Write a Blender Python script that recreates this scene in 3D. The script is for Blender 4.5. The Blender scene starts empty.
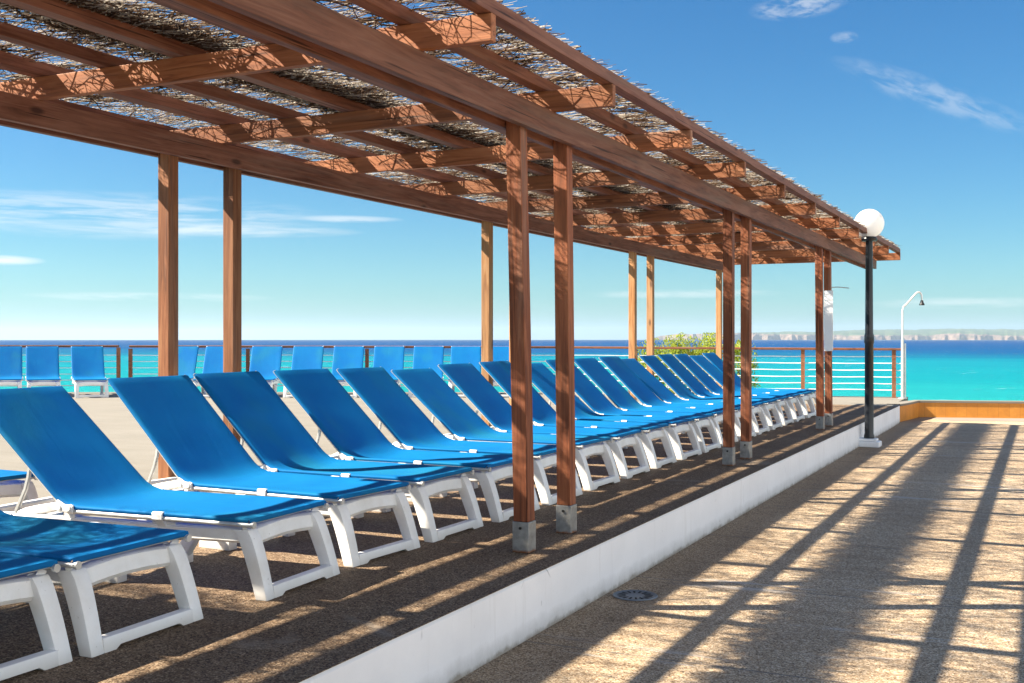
import bpy, bmesh, math, random
from mathutils import Vector, Matrix, noise as mnoise
R = math.radians
random.seed(7)
scene = bpy.context.scene
col = scene.collection

# ------------------------------------------------------------------ camera
F = 1110.0; VP = 1046.0; Y0 = 338.4; EYE = 1.25
TH = math.atan((VP - 512) / F); CT, ST = math.cos(TH), math.sin(TH)
cam = bpy.data.objects.new('camera', bpy.data.cameras.new('camera'))
col.objects.link(cam); scene.camera = cam
cam.location = (0, 0, EYE); cam.rotation_euler = (R(90), 0, TH)
cam.data.sensor_width = 36; cam.data.lens = F / 1024 * 36
cam.data.shift_y = (Y0 - 341.5) / 1024
cam.data.clip_start = 0.05; cam.data.clip_end = 60000
# world: x = across the pergola (to the pavement), y = along the pergola, z up from the deck
def cw(X, Z, z=0.0):                       # camera-aligned ground frame -> world
    return Vector((X * CT - Z * ST, X * ST + Z * CT, z))
def pw(px, Z, z=0.0):
    return cw((px - 512) / F * Z, Z, z)

# ------------------------------------------------------------------ light
KH = 1.10                                   # horizontal run of a shadow per metre of height
sx, sy = -0.985, -0.475
SUN = Vector((sx, sy, 1)).normalized()
EL = math.asin(SUN.z)
sl = bpy.data.lights.new('sun', 'SUN'); sl.energy = 5.0; sl.angle = R(0.5); sl.color = (1.0, 0.93, 0.82)
so = bpy.data.objects.new('sun', sl); col.objects.link(so)
so.rotation_euler = (-SUN).to_track_quat('-Z', 'Y').to_euler(); so.location = (-20, -12, 20)

w = bpy.data.worlds.new('World'); scene.world = w; w.use_nodes = True
nt = w.node_tree; N = nt.nodes; L = nt.links
bg = N['Background']; bg.inputs['Strength'].default_value = 0.05
sky = N.new('ShaderNodeTexSky'); sky.sky_type = 'NISHITA'; sky.sun_disc = False
sky.sun_elevation = EL; sky.sun_rotation = math.atan2(SUN.x, SUN.y)
sky.altitude = 0; sky.air_density = 1.0; sky.dust_density = 0.5; sky.ozone_density = 4.0
hsv = N.new('ShaderNodeHueSaturation'); hsv.inputs['Saturation'].default_value = 1.30
L.new(sky.outputs[0], hsv.inputs['Color'])
tc = N.new('ShaderNodeTexCoord')
def wmath(op, a, b=None, c=None):
    n = N.new('ShaderNodeMath'); n.operation = op
    for i, v in enumerate((a, b, c)):
        if v is None: continue
        if isinstance(v, (int, float)): n.inputs[i].default_value = v
        else: L.new(v, n.inputs[i])
    return n.outputs[0]
# thin streaky cirrus of the real sky: azimuth (from the pergola axis) and elevation
sep = N.new('ShaderNodeSeparateXYZ'); L.new(tc.outputs['Generated'], sep.inputs[0])
az = wmath('ARCTAN2', sep.outputs[0], sep.outputs[1])
el = wmath('ARCSINE', sep.outputs[2])
def cirrus(a0, e0, aw, ew, tilt, sc, thr, amt, seed):
    da = wmath('SUBTRACT', az, a0); de = wmath('SUBTRACT', el, e0)
    de = wmath('SUBTRACT', de, wmath('MULTIPLY', da, tilt))
    m = wmath('ADD', wmath('POWER', wmath('DIVIDE', da, aw), 2.0), wmath('POWER', wmath('DIVIDE', de, ew), 2.0))
    m = wmath('SUBTRACT', 1.0, m); m = wmath('MAXIMUM', m, 0.0)
    cmb = N.new('ShaderNodeCombineXYZ')
    L.new(wmath('MULTIPLY', da, sc[0]), cmb.inputs[0]); L.new(wmath('MULTIPLY', de, sc[1]), cmb.inputs[1]); cmb.inputs[2].default_value = seed
    nz = N.new('ShaderNodeTexNoise'); nz.inputs['Scale'].default_value = 1; nz.inputs['Detail'].default_value = 7; nz.inputs['Roughness'].default_value = 0.6; nz.inputs['Distortion'].default_value = 0.4
    L.new(cmb.outputs[0], nz.inputs['Vector'])
    v = wmath('MULTIPLY', wmath('MAXIMUM', wmath('SUBTRACT', nz.outputs['Fac'], thr), 0.0), 5.0)
    v = wmath('MINIMUM', v, 1.0)
    return wmath('MULTIPLY', wmath('MULTIPLY', v, m), amt)
def dirof(px, py):
    X = (px - 512) / F; e = (Y0 - py) / F
    return math.atan(X) - TH, math.atan2(e, math.hypot(X, 1))
parts = []
for px, py, pw_, ph, tilt, sc, thr, amt, sd in [
    (110, 215, 230, 24, 0.0, (14, 160), 0.40, 0.45, 1.0),
    (190, 229, 170, 8, 0.0, (10, 120), 0.34, 0.6, 4.0),
    (0, 260, 40, 5, 0.0, (20, 160), 0.3, 0.8, 9.0),
    (345, 219, 60, 4, 0.0, (20, 160), 0.3, 0.5, 11.0),
    (150, 297, 120, 5, 0.0, (16, 160), 0.38, 0.4, 13.0),
    (935, 96, 95, 17, -0.42, (40, 110), 0.40, 0.24, 17.0),
    (798, 6, 48, 13, 0.05, (60, 160), 0.40, 0.38, 21.0),
    (844, 37, 14, 6, 0.0, (60, 120), 0.38, 0.25, 23.0),
    (680, 294, 110, 5, 0.0, (20, 160), 0.36, 0.35, 27.0),
    (960, 303, 90, 6, 0.0, (20, 160), 0.36, 0.35, 31.0)]:
    a0, e0 = dirof(px, py)
    parts.append(cirrus(a0, e0, pw_ / F, ph / F, tilt, sc, thr, amt, sd))
cm = parts[0]
for p in parts[1:]: cm = wmath('MAXIMUM', cm, p)
mixc = N.new('ShaderNodeMix'); mixc.data_type = 'RGBA'
tint = N.new('ShaderNodeMix'); tint.data_type = 'RGBA'; tint.blend_type = 'MULTIPLY'; tint.inputs['Factor'].default_value = 1
L.new(hsv.outputs[0], tint.inputs['A']); tint.inputs['B'].default_value = (0.385, 0.69, 0.80, 1)
L.new(cm, mixc.inputs['Factor']); L.new(tint.outputs['Result'], mixc.inputs['A'])
mixc.inputs['B'].default_value = (6.0, 6.2, 6.4, 1)
# unseen broken white cloud right of and behind the camera, added to lift shade
def step(v, a, b):
    n = N.new('ShaderNodeMapRange'); n.interpolation_type = 'SMOOTHSTEP'
    L.new(v, n.inputs['Value']); n.inputs['From Min'].default_value = a; n.inputs['From Max'].default_value = b
    return n.outputs['Result']
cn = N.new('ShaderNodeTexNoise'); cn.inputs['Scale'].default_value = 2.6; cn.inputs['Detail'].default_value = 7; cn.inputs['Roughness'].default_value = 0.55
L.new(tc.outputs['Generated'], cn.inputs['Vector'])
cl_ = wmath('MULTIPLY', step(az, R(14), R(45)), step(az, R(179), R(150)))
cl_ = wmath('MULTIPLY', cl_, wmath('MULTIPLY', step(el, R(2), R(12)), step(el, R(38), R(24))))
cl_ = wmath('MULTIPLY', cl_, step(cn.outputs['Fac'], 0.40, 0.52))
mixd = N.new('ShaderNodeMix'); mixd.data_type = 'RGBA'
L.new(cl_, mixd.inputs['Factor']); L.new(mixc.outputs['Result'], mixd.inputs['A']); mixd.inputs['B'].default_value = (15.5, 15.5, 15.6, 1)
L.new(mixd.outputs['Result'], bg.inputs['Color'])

scene.view_settings.view_transform = 'Standard'; scene.view_settings.look = 'None'
scene.view_settings.exposure = 1.86; scene.view_settings.use_white_balance = True; scene.view_settings.white_balance_temperature = 6900; scene.view_settings.gamma = 1; scene.view_settings.use_curve_mapping = False

# ------------------------------------------------------------------ materials
class Mat:
    def __init__(s, name, rough=0.6, spec=0.3):
        s.m = bpy.data.materials.new(name); s.m.use_nodes = True
        s.t = s.m.node_tree; s.n = s.t.nodes; s.l = s.t.links
        s.p = s.n['Principled BSDF']; s.out = s.n['Material Output']
        s.p.inputs['Roughness'].default_value = rough
        s.p.inputs['Specular IOR Level'].default_value = spec
        s.tc = s.n.new('ShaderNodeTexCoord'); s.oi = s.n.new('ShaderNodeObjectInfo')
    def vec(s, scale=(1, 1, 1), src='Object', rand=0.0):
        mp = s.n.new('ShaderNodeMapping'); mp.inputs['Scale'].default_value = scale
        s.l.new(s.tc.outputs[src], mp.inputs['Vector'])
        if rand:
            v = s.n.new('ShaderNodeVectorMath'); v.operation = 'SCALE'; v.inputs[0].default_value = (1, 1.7, 2.3)
            s.l.new(s.oi.outputs['Random'], v.inputs['Scale'])
            v2 = s.n.new('ShaderNodeVectorMath'); v2.operation = 'SCALE'; v2.inputs['Scale'].default_value = rand
            s.l.new(v.outputs[0], v2.inputs[0]); s.l.new(v2.outputs[0], mp.inputs['Location'])
        return mp.outputs[0]
    def noise(s, vec, scale=5, detail=4, rough=0.55, dist=0.0):
        n = s.n.new('ShaderNodeTexNoise'); n.inputs['Scale'].default_value = scale; n.inputs['Detail'].default_value = detail
        n.inputs['Roughness'].default_value = rough; n.inputs['Distortion'].default_value = dist
        s.l.new(vec, n.inputs['Vector']); return n.outputs['Fac']
    def voro(s, vec, scale, out='Color', feat='F1'):
        n = s.n.new('ShaderNodeTexVoronoi'); n.inputs['Scale'].default_value = scale; n.feature = feat
        s.l.new(vec, n.inputs['Vector']); return n.outputs[out]
    def ramp(s, fac, stops, interp='LINEAR'):
        r = s.n.new('ShaderNodeValToRGB'); r.color_ramp.interpolation = interp; e = r.color_ramp.elements
        while len(e) < len(stops): e.new(0.5)
        for k, (p, c) in zip(e, stops):
            k.position = p; k.color = (*c, 1) if len(c) == 3 else c
        s.l.new(fac, r.inputs['Fac']); return r.outputs['Color']
    def mix(s, fac, a, b, mode='MIX'):
        m = s.n.new('ShaderNodeMix'); m.data_type = 'RGBA'; m.blend_type = mode
        for key, v in (('Factor', fac), ('A', a), ('B', b)):
            i = m.inputs[key] if key == 'Factor' else m.inputs[key]
            sock = [q for q in m.inputs if q.name == key and (q.type == ('VALUE' if key == 'Factor' else 'RGBA'))][0]
            if isinstance(v, (int, float)): sock.default_value = v
            elif isinstance(v, tuple): sock.default_value = (*v, 1)
            else: s.l.new(v, sock)
        return [q for q in m.outputs if q.type == 'RGBA'][0]
    def math(s, op, a, b=None):
        n = s.n.new('ShaderNodeMath'); n.operation = op
        for i, v in enumerate((a, b)):
            if v is None: continue
            if isinstance(v, (int, float)): n.inputs[i].default_value = v
            else: s.l.new(v, n.inputs[i])
        return n.outputs[0]
    def color(s, c):
        if isinstance(c, tuple): s.p.inputs['Base Color'].default_value = (*c, 1)
        else: s.l.new(c, s.p.inputs['Base Color'])
        return s
    def bump(s, h, strength=0.3, dist=0.01):
        b = s.n.new('ShaderNodeBump'); b.inputs['Strength'].default_value = strength; b.inputs['Distance'].default_value = dist
        s.l.new(h, b.inputs['Height']); s.l.new(b.outputs[0], s.p.inputs['Normal']); return s

def wood(name, axis, dark, mid, light, rough=0.65):
    M = Mat(name, rough, 0.25)
    sc = [26, 26, 26]; sc[axis] = 1.6
    v = M.vec(tuple(sc), rand=9.0)
    g = M.noise(v, 1.0, 6, 0.62, 1.2)
    fine = M.noise(M.vec(tuple(k * 4 for k in sc), rand=5.0), 1.0, 3, 0.6)
    sc2 = [3, 3, 3]; sc2[axis] = 0.7
    bl = M.noise(M.vec(tuple(sc2), rand=11.0), 1.0, 4, 0.6)
    c = M.ramp(g, [(0.28, dark), (0.5, mid), (0.74, light)])
    c = M.mix(M.math('MULTIPLY', fine, 0.35), c, dark, 'MULTIPLY')
    c = M.mix(M.ramp(bl, [(0.42, (0, 0, 0)), (0.68, (0.75, 0.75, 0.75))]), c, M.mix(0.5, c, light))
    # knots
    sk = [5.0, 5.0, 5.0]; sk[axis] = 1.9
    kd = M.voro(M.vec(tuple(sk), rand=7.0), 1.0, 'Distance')
    kn = M.ramp(kd, [(0.06, (1, 1, 1)), (0.13, (0, 0, 0))])
    c = M.mix(M.math('MULTIPLY', kn, 0.8), c, tuple(k * 0.35 for k in dark))
    # drying cracks along the grain and grey weathering
    sk2 = [46, 46, 46]; sk2[axis] = 0.9
    ck = M.noise(M.vec(tuple(sk2), rand=17.0), 1.0, 2, 0.5)
    c = M.mix(M.ramp(ck, [(0.66, (0, 0, 0)), (0.70, (0.85, 0.85, 0.85))]), c, tuple(k * 0.3 for k in dark))
    gw = M.noise(M.vec(tuple(k * 0.3 for k in sc), rand=13.0), 1.0, 5, 0.65)
    c = M.mix(M.ramp(gw, [(0.52, (0, 0, 0)), (0.70, (0.45, 0.45, 0.45))]), c, (0.22, 0.165, 0.13))
    # every timber a little different
    rv = M.math('ADD', M.math('MULTIPLY', M.oi.outputs['Random'], 0.5), 0.75)
    cmb = M.n.new('ShaderNodeCombineColor')
    for i in range(3): M.l.new(rv, cmb.inputs[i])
    c = M.mix(1.0, c, cmb.outputs[0], 'MULTIPLY')
    M.color(c).bump(g, 0.35, 0.004); return M.m

W = {}
for ax, nm in ((0, 'x'), (1, 'y'), (2, 'z')):
    W['beam' + nm] = wood('stained_timber_' + nm, ax, (0.08, 0.027, 0.016), (0.205, 0.080, 0.048), (0.31, 0.15, 0.10))
W['rafter'] = wood('rafter_timber', 0, (0.11, 0.036, 0.015), (0.31, 0.11, 0.047), (0.43, 0.19, 0.09))
W['post_mid'] = wood('brown_post_timber', 2, (0.11, 0.036, 0.015), (0.29, 0.11, 0.048), (0.44, 0.21, 0.10))
W['post_red'] = wood('red_post_timber', 2, (0.05, 0.014, 0.007), (0.21, 0.060, 0.025), (0.36, 0.135, 0.06))
W['post_gold'] = wood('weathered_post_timber', 2, (0.24, 0.10, 0.04), (0.46, 0.22, 0.085), (0.60, 0.36, 0.18))
W['rail'] = wood('handrail_timber', 0, (0.12, 0.045, 0.022), (0.27, 0.10, 0.045), (0.36, 0.16, 0.08))

def m_plastic():
    M = Mat('white_resin', 0.38, 0.4)
    n = M.noise(M.vec((1, 1, 1), rand=5), 6, 5, 0.6)
    c = M.ramp(n, [(0.3, (0.72, 0.70, 0.655)), (0.6, (0.82, 0.815, 0.79))])
    sp = M.noise(M.vec((1, 1, 1), rand=8), 60, 2)
    c = M.mix(M.ramp(sp, [(0.72, (0, 0, 0)), (0.78, (0.6, 0.6, 0.6))]), c, (0.35, 0.32, 0.27))
    geo = M.n.new('ShaderNodeSeparateXYZ'); M.l.new(M.tc.outputs['Object'], geo.inputs[0])
    low = M.ramp(geo.outputs[2], [(0.0, (0.55, 0.55, 0.55)), (0.055, (0, 0, 0))])
    low = M.mix(1.0, low, M.ramp(n, [(0.35, (0.1, 0.1, 0.1)), (0.65, (1, 1, 1))]), 'MULTIPLY')
    c = M.mix(low, c, (0.42, 0.36, 0.28))
    M.color(c); return M.m
def m_sling(name, base, trans, fade):
    M = Mat(name, 0.6, 0.12)
    n = M.noise(M.vec((1, 1, 1), rand=6), 2.2, 5, 0.62)
    c = M.ramp(n, [(0.30, base), (0.72, fade)])
    pn = M.noise(M.vec((1.6, 1.9, 1.6), rand=14), 1.0, 2, 0.5)       # sun-bleached, slightly green worn patches
    c = M.mix(M.ramp(pn, [(0.54, (0, 0, 0)), (0.68, (0.55, 0.55, 0.55))]), c, (0.012, 0.22, 0.34))
    st = M.noise(M.vec((1, 1, 1), rand=3), 19, 4, 0.7)
    c = M.mix(M.ramp(st, [(0.66, (0, 0, 0)), (0.75, (0.30, 0.30, 0.30))]), c, (0.0, 0.10, 0.30))
    cr = M.noise(M.vec((2.0, 7.0, 2.0), rand=12), 1.0, 4, 0.55, 0.8)
    wv = M.noise(M.vec((420, 420, 420)), 1.0, 1)
    M.color(c).bump(M.math('ADD', M.math('MULTIPLY', cr, 1.0), M.math('MULTIPLY', wv, 0.06)), 0.35, 0.012)
    t = M.n.new('ShaderNodeBsdfTranslucent'); t.inputs['Color'].default_value = (*trans, 1)
    mx = M.n.new('ShaderNodeMixShader'); mx.inputs[0].default_value = 0.30
    M.l.new(M.p.outputs[0], mx.inputs[1]); M.l.new(t.outputs[0], mx.inputs[2]); M.l.new(mx.outputs[0], M.out.inputs['Surface'])
    return M.m
def m_simple(name, c, rough=0.5, metal=0.0, spec=0.4, var=0.12, scale=8):
    M = Mat(name, rough, spec); M.p.inputs['Metallic'].default_value = metal
    n = M.noise(M.vec((1, 1, 1), rand=4), scale, 5, 0.6)
    M.color(M.ramp(n, [(0.3, tuple(k * (1 - var) for k in c)), (0.7, tuple(min(1, k * (1 + var)) for k in c))])); return M.m
def m_galv():
    M = Mat('galvanised_steel', 0.42, 0.5); M.p.inputs['Metallic'].default_value = 0.55
    n = M.noise(M.vec((1, 1, 1), rand=4), 22, 5, 0.6)
    c = M.ramp(n, [(0.3, (0.24, 0.24, 0.23)), (0.7, (0.40, 0.40, 0.385))])
    s = M.n.new('ShaderNodeSeparateXYZ'); M.l.new(M.tc.outputs['Object'], s.inputs[0])
    h = M.math('ADD', s.outputs[2], M.math('MULTIPLY', M.noise(M.vec((1, 1, 1)), 30, 3), 0.03))
    c = M.mix(M.ramp(h, [(0.018, (1, 1, 1)), (0.034, (0, 0, 0))]), c, (0.32, 0.11, 0.03))
    M.color(c); return M.m
def m_aggregate(name, cols, streak, patch_col, sheet_seed=0.0, tint=(1, 1, 1), dirt=None, joints=None):
    """exposed-aggregate concrete: pebbles a few mm wide, worn streaks and pale repairs"""
    M = Mat(name, 0.75, 0.25)
    wv = M.vec((1, 1, 1), 'Object')
    peb = M.voro(wv, 150, 'Color')
    sr = M.n.new('ShaderNodeSeparateColor'); M.l.new(peb, sr.inputs[0])
    c = M.ramp(sr.outputs[0], cols)
    peb2 = M.voro(wv, 80, 'Color'); s2 = M.n.new('ShaderNodeSeparateColor'); M.l.new(peb2, s2.inputs[0])
    c = M.mix(M.ramp(s2.outputs[1], [(0.0, (0.45, 0.45, 0.45)), (0.25, (0, 0, 0)), (0.8, (0, 0, 0)), (1.0, (0.25, 0.25, 0.25))]), c, M.ramp(s2.outputs[2], [(0.3, (0.07, 0.05, 0.035)), (0.75, (0.6, 0.5, 0.38))]))
    st = M.noise(M.vec(streak), 1.0, 5, 0.62, 0.3)
    big = M.noise(wv, 0.55, 5, 0.6)
    c = M.mix(M.ramp(st, [(0.36, (0.45, 0.45, 0.45)), (0.52, (0, 0, 0))]), c, M.mix(1.0, c, (0.70, 0.64, 0.59), 'MULTIPLY'))
    c = M.mix(M.ramp(big, [(0.40, (0.5, 0.5, 0.5)), (0.60, (0, 0, 0))]), c, M.mix(1.0, c, (0.78, 0.74, 0.70), 'MULTIPLY'))
    pt = M.noise(M.vec((streak[0] * 0.75, streak[1] * 0.40, 1)), 1.0, 6, 0.66, 0.4)
    c = M.mix(M.ramp(pt, [(0.62, (0, 0, 0)), (0.67, (0.6, 0.6, 0.6))]), c, patch_col)
    if dirt is not None:
        s = M.n.new('ShaderNodeSeparateXYZ'); M.l.new(M.tc.outputs['Object'], s.inputs[0])
        e = M.math('ADD', s.outputs[0], M.math('MULTIPLY', M.math('SUBTRACT', M.noise(wv, 2.2, 5), 0.5), 0.30))
        c = M.mix(M.ramp(M.math('ADD', M.math('MULTIPLY', e, 0.5), 1.5), [(0.5 + (dirt[0] + 2) * 0.5, (0.62, 0.62, 0.62)), (0.5 + (dirt[1] + 2) * 0.5, (0, 0, 0))]), c, M.mix(1.0, c, (0.42, 0.40, 0.38), 'MULTIPLY'))
    if joints:
        b = M.n.new('ShaderNodeTexBrick'); b.offset = 0.37; b.inputs['Scale'].default_value = 1.0
        b.inputs['Brick Width'].default_value = joints[1]; b.inputs['Row Height'].default_value = joints[0]; b.inputs['Mortar Size'].default_value = 0.011; b.inputs['Mortar Smooth'].default_value = 0.3
        M.l.new(wv, b.inputs['Vector'])
        jm = M.mix(1.0, M.ramp(b.outputs['Fac'], [(0.0, (0, 0, 0)), (1.0, (0.75, 0.75, 0.75))]), M.ramp(M.noise(wv, 1.7, 4), [(0.30, (0.3, 0.3, 0.3)), (0.5, (1, 1, 1))]), 'MULTIPLY')
        c = M.mix(jm, c, (0.14, 0.12, 0.10))
        sl_ = M.n.new('ShaderNodeSeparateColor'); b.inputs['Color1'].default_value = (0, 0, 0, 1); b.inputs['Color2'].default_value = (1, 1, 1, 1); M.l.new(b.outputs['Color'], sl_.inputs[0])
        c = M.mix(M.math('MULTIPLY', sl_.outputs[0], 0.16), c, M.mix(1.0, c, (0.5, 0.48, 0.46), 'MULTIPLY'))
        sn = M.noise(M.vec((1.1, 1.1, 1)), 1.0, 6, 0.7, 0.8)
        c = M.mix(M.ramp(sn, [(0.62, (0, 0, 0)), (0.74, (0.45, 0.45, 0.45))]), c, M.mix(1.0, c, (0.5, 0.47, 0.45), 'MULTIPLY'))
    c = M.mix(1.0, c, tint, 'MULTIPLY')
    d = M.voro(wv, 150, 'Distance')
    M.color(c).bump(d, 0.5, 0.004); return M.m

MT = dict(
    plastic=m_plastic(),
    sling=m_sling('blue_sling_mesh', (0.0, 0.150, 0.42), (0.0, 0.04, 0.34), (0.0, 0.195, 0.46)),
    tube=m_simple('grey_tube', (0.55, 0.55, 0.53), 0.35, 0.4),
    clip=m_simple('white_clip', (0.78, 0.78, 0.76), 0.4),
    galv=m_galv(), bolt=m_simple('dark_bolt', (0.03, 0.03, 0.03), 0.5, 0.6),
    lamp_black=m_simple('black_paint', (0.012, 0.014, 0.018), 0.3),
    chrome=m_simple('pale_steel', (0.72, 0.72, 0.70), 0.3, 0.5),
    black=m_simple('black_plastic', (0.02, 0.02, 0.02), 0.5),
    cable=m_simple('white_cable', (0.80, 0.80, 0.78), 0.4),
    panel=m_simple('white_panel', (0.80, 0.82, 0.83), 0.5, var=0.03),
    drain=m_simple('drain_iron', (0.13, 0.155, 0.18), 0.5, 0.3),
    hole=m_simple('drain_hole', (0.015, 0.015, 0.015), 0.9),
)
def m_globe():
    M = Mat('opal_globe', 0.2, 0.5); M.color((0.9, 0.9, 0.89))
    t = M.n.new('ShaderNodeBsdfTranslucent'); t.inputs['Color'].default_value = (0.92, 0.92, 0.91, 1)
    mx = M.n.new('ShaderNodeMixShader'); mx.inputs[0].default_value = 0.5
    M.l.new(M.p.outputs[0], mx.inputs[1]); M.l.new(t.outputs[0], mx.inputs[2]); M.l.new(mx.outputs[0], M.out.inputs['Surface']); return M.m
MT['globe'] = m_globe()
def m_whitewall():
    M = Mat('white_render', 0.8, 0.2)
    n = M.noise(M.vec((1, 1, 1)), 1.6, 6, 0.65); f = M.noise(M.vec((1, 1, 1)), 45, 3)
    c = M.ramp(n, [(0.3, (0.80, 0.80, 0.80)), (0.65, (0.87, 0.87, 0.87))])
    s = M.n.new('ShaderNodeSeparateXYZ'); M.l.new(M.tc.outputs['Object'], s.inputs[0])
    h = M.math('ADD', s.outputs[2], M.math('MULTIPLY', M.noise(M.vec((1, 1, 1)), 7, 5, 0.7), 0.09))
    c = M.mix(M.ramp(M.math('ADD', h, 0.33), [(0.05, (0.85, 0.85, 0.85)), (0.075, (0.35, 0.35, 0.35)), (0.15, (0, 0, 0))]), c, (0.22, 0.19, 0.14))
    dr = M.noise(M.vec((7, 7, 0.5)), 1.0, 5, 0.65)
    c = M.mix(M.ramp(dr, [(0.58, (0, 0, 0)), (0.74, (0.35, 0.35, 0.35))]), c, (0.50, 0.47, 0.42))
    # hairline cracks and scuffs
    v = M.voro(M.vec((2.2, 2.2, 1.1)), 1.0, 'Distance', 'DISTANCE_TO_EDGE')
    br = M.noise(M.vec((1, 1, 1)), 2.3, 3)
    ck = M.mix(1.0, M.ramp(v, [(0.002, (1, 1, 1)), (0.007, (0, 0, 0))]), M.ramp(br, [(0.60, (0, 0, 0)), (0.66, (0.8, 0.8, 0.8))]), 'MULTIPLY')
    c = M.mix(ck, c, (0.22, 0.22, 0.22))
    sp = M.noise(M.vec((1, 1, 0.5)), 17, 2)
    c = M.mix(M.ramp(sp, [(0.745, (0, 0, 0)), (0.78, (0.55, 0.55, 0.55))]), c, (0.35, 0.34, 0.32))
    M.color(c).bump(f, 0.25, 0.004); return M.m
MT['whitewall'] = m_whitewall()
def m_orange():
    M = Mat('orange_tiles', 0.55, 0.3)
    b = M.n.new('ShaderNodeTexBrick'); b.offset = 0.0; b.inputs['Scale'].default_value = 1.0
    b.inputs['Brick Width'].default_value = 0.20; b.inputs['Row Height'].default_value = 0.42; b.inputs['Mortar Size'].default_value = 0.006
    b.inputs['Color1'].default_value = (0.60, 0.24, 0.035, 1); b.inputs['Color2'].default_value = (0.68, 0.29, 0.05, 1); b.inputs['Mortar'].default_value = (0.52, 0.205, 0.035, 1)
    mp = M.n.new('ShaderNodeMapping'); mp.inputs['Rotation'].default_value = (R(90), 0, 0)
    M.l.new(M.tc.outputs['UV'], mp.inputs['Vector']); M.l.new(M.tc.outputs['UV'], b.inputs['Vector'])
    n = M.noise(M.vec((1, 1, 1)), 5, 5, 0.6)
    c = M.mix(M.ramp(n, [(0.35, (0.5, 0.5, 0.5)), (0.65, (0, 0, 0))]), b.outputs[0], (0.40, 0.15, 0.03))
    M.color(c); return M.m
MT['orange'] = m_orange()
def m_concrete(name, a, b, scale=1.2):
    M = Mat(name, 0.8, 0.2)
    n = M.noise(M.vec((1, 1, 1)), scale, 6, 0.65); f = M.noise(M.vec((1, 1, 1)), 60, 3, 0.6)
    c = M.ramp(n, [(0.3, a), (0.7, b)])
    c = M.mix(M.math('MULTIPLY', M.ramp(f, [(0.35, (1, 1, 1)), (0.6, (0, 0, 0))]), 0.35), c, M.mix(1.0, c, (0.7, 0.66, 0.6), 'MULTIPLY'))
    st = M.noise(M.vec((0.5, 6, 1)), 1.0, 5, 0.6)
    c = M.mix(M.ramp(st, [(0.4, (0.35, 0.35, 0.35)), (0.55, (0, 0, 0))]), c, M.mix(1.0, c, (0.86, 0.83, 0.78), 'MULTIPLY'))
    M.color(c).bump(f, 0.2, 0.003); return M.m
MT['terrace'] = m_concrete('pale_concrete', (0.195, 0.180, 0.152), (0.228, 0.211, 0.180))
MT['pink'] = m_concrete('pinkish_concrete', (0.25, 0.205, 0.175), (0.29, 0.245, 0.21))
MT['bank'] = m_concrete('sandy_bank', (0.22, 0.14, 0.08), (0.40, 0.28, 0.16), 0.8)
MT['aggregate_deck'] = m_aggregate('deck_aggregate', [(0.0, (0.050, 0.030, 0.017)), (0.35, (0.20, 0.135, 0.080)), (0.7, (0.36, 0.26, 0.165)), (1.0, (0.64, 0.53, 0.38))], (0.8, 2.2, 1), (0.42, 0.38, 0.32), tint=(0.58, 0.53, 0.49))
MT['aggregate'] = m_aggregate('pavement_aggregate', [(0.0, (0.11, 0.07, 0.037)), (0.3, (0.37, 0.26, 0.15)), (0.7, (0.56, 0.42, 0.26)), (1.0, (0.80, 0.68, 0.49))], (0.45, 7.5, 1), (0.50, 0.47, 0.41), tint=(1.04, 1.03, 1.06), dirt=(-2.2, -1.9), joints=(1.75, 11.0))

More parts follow.
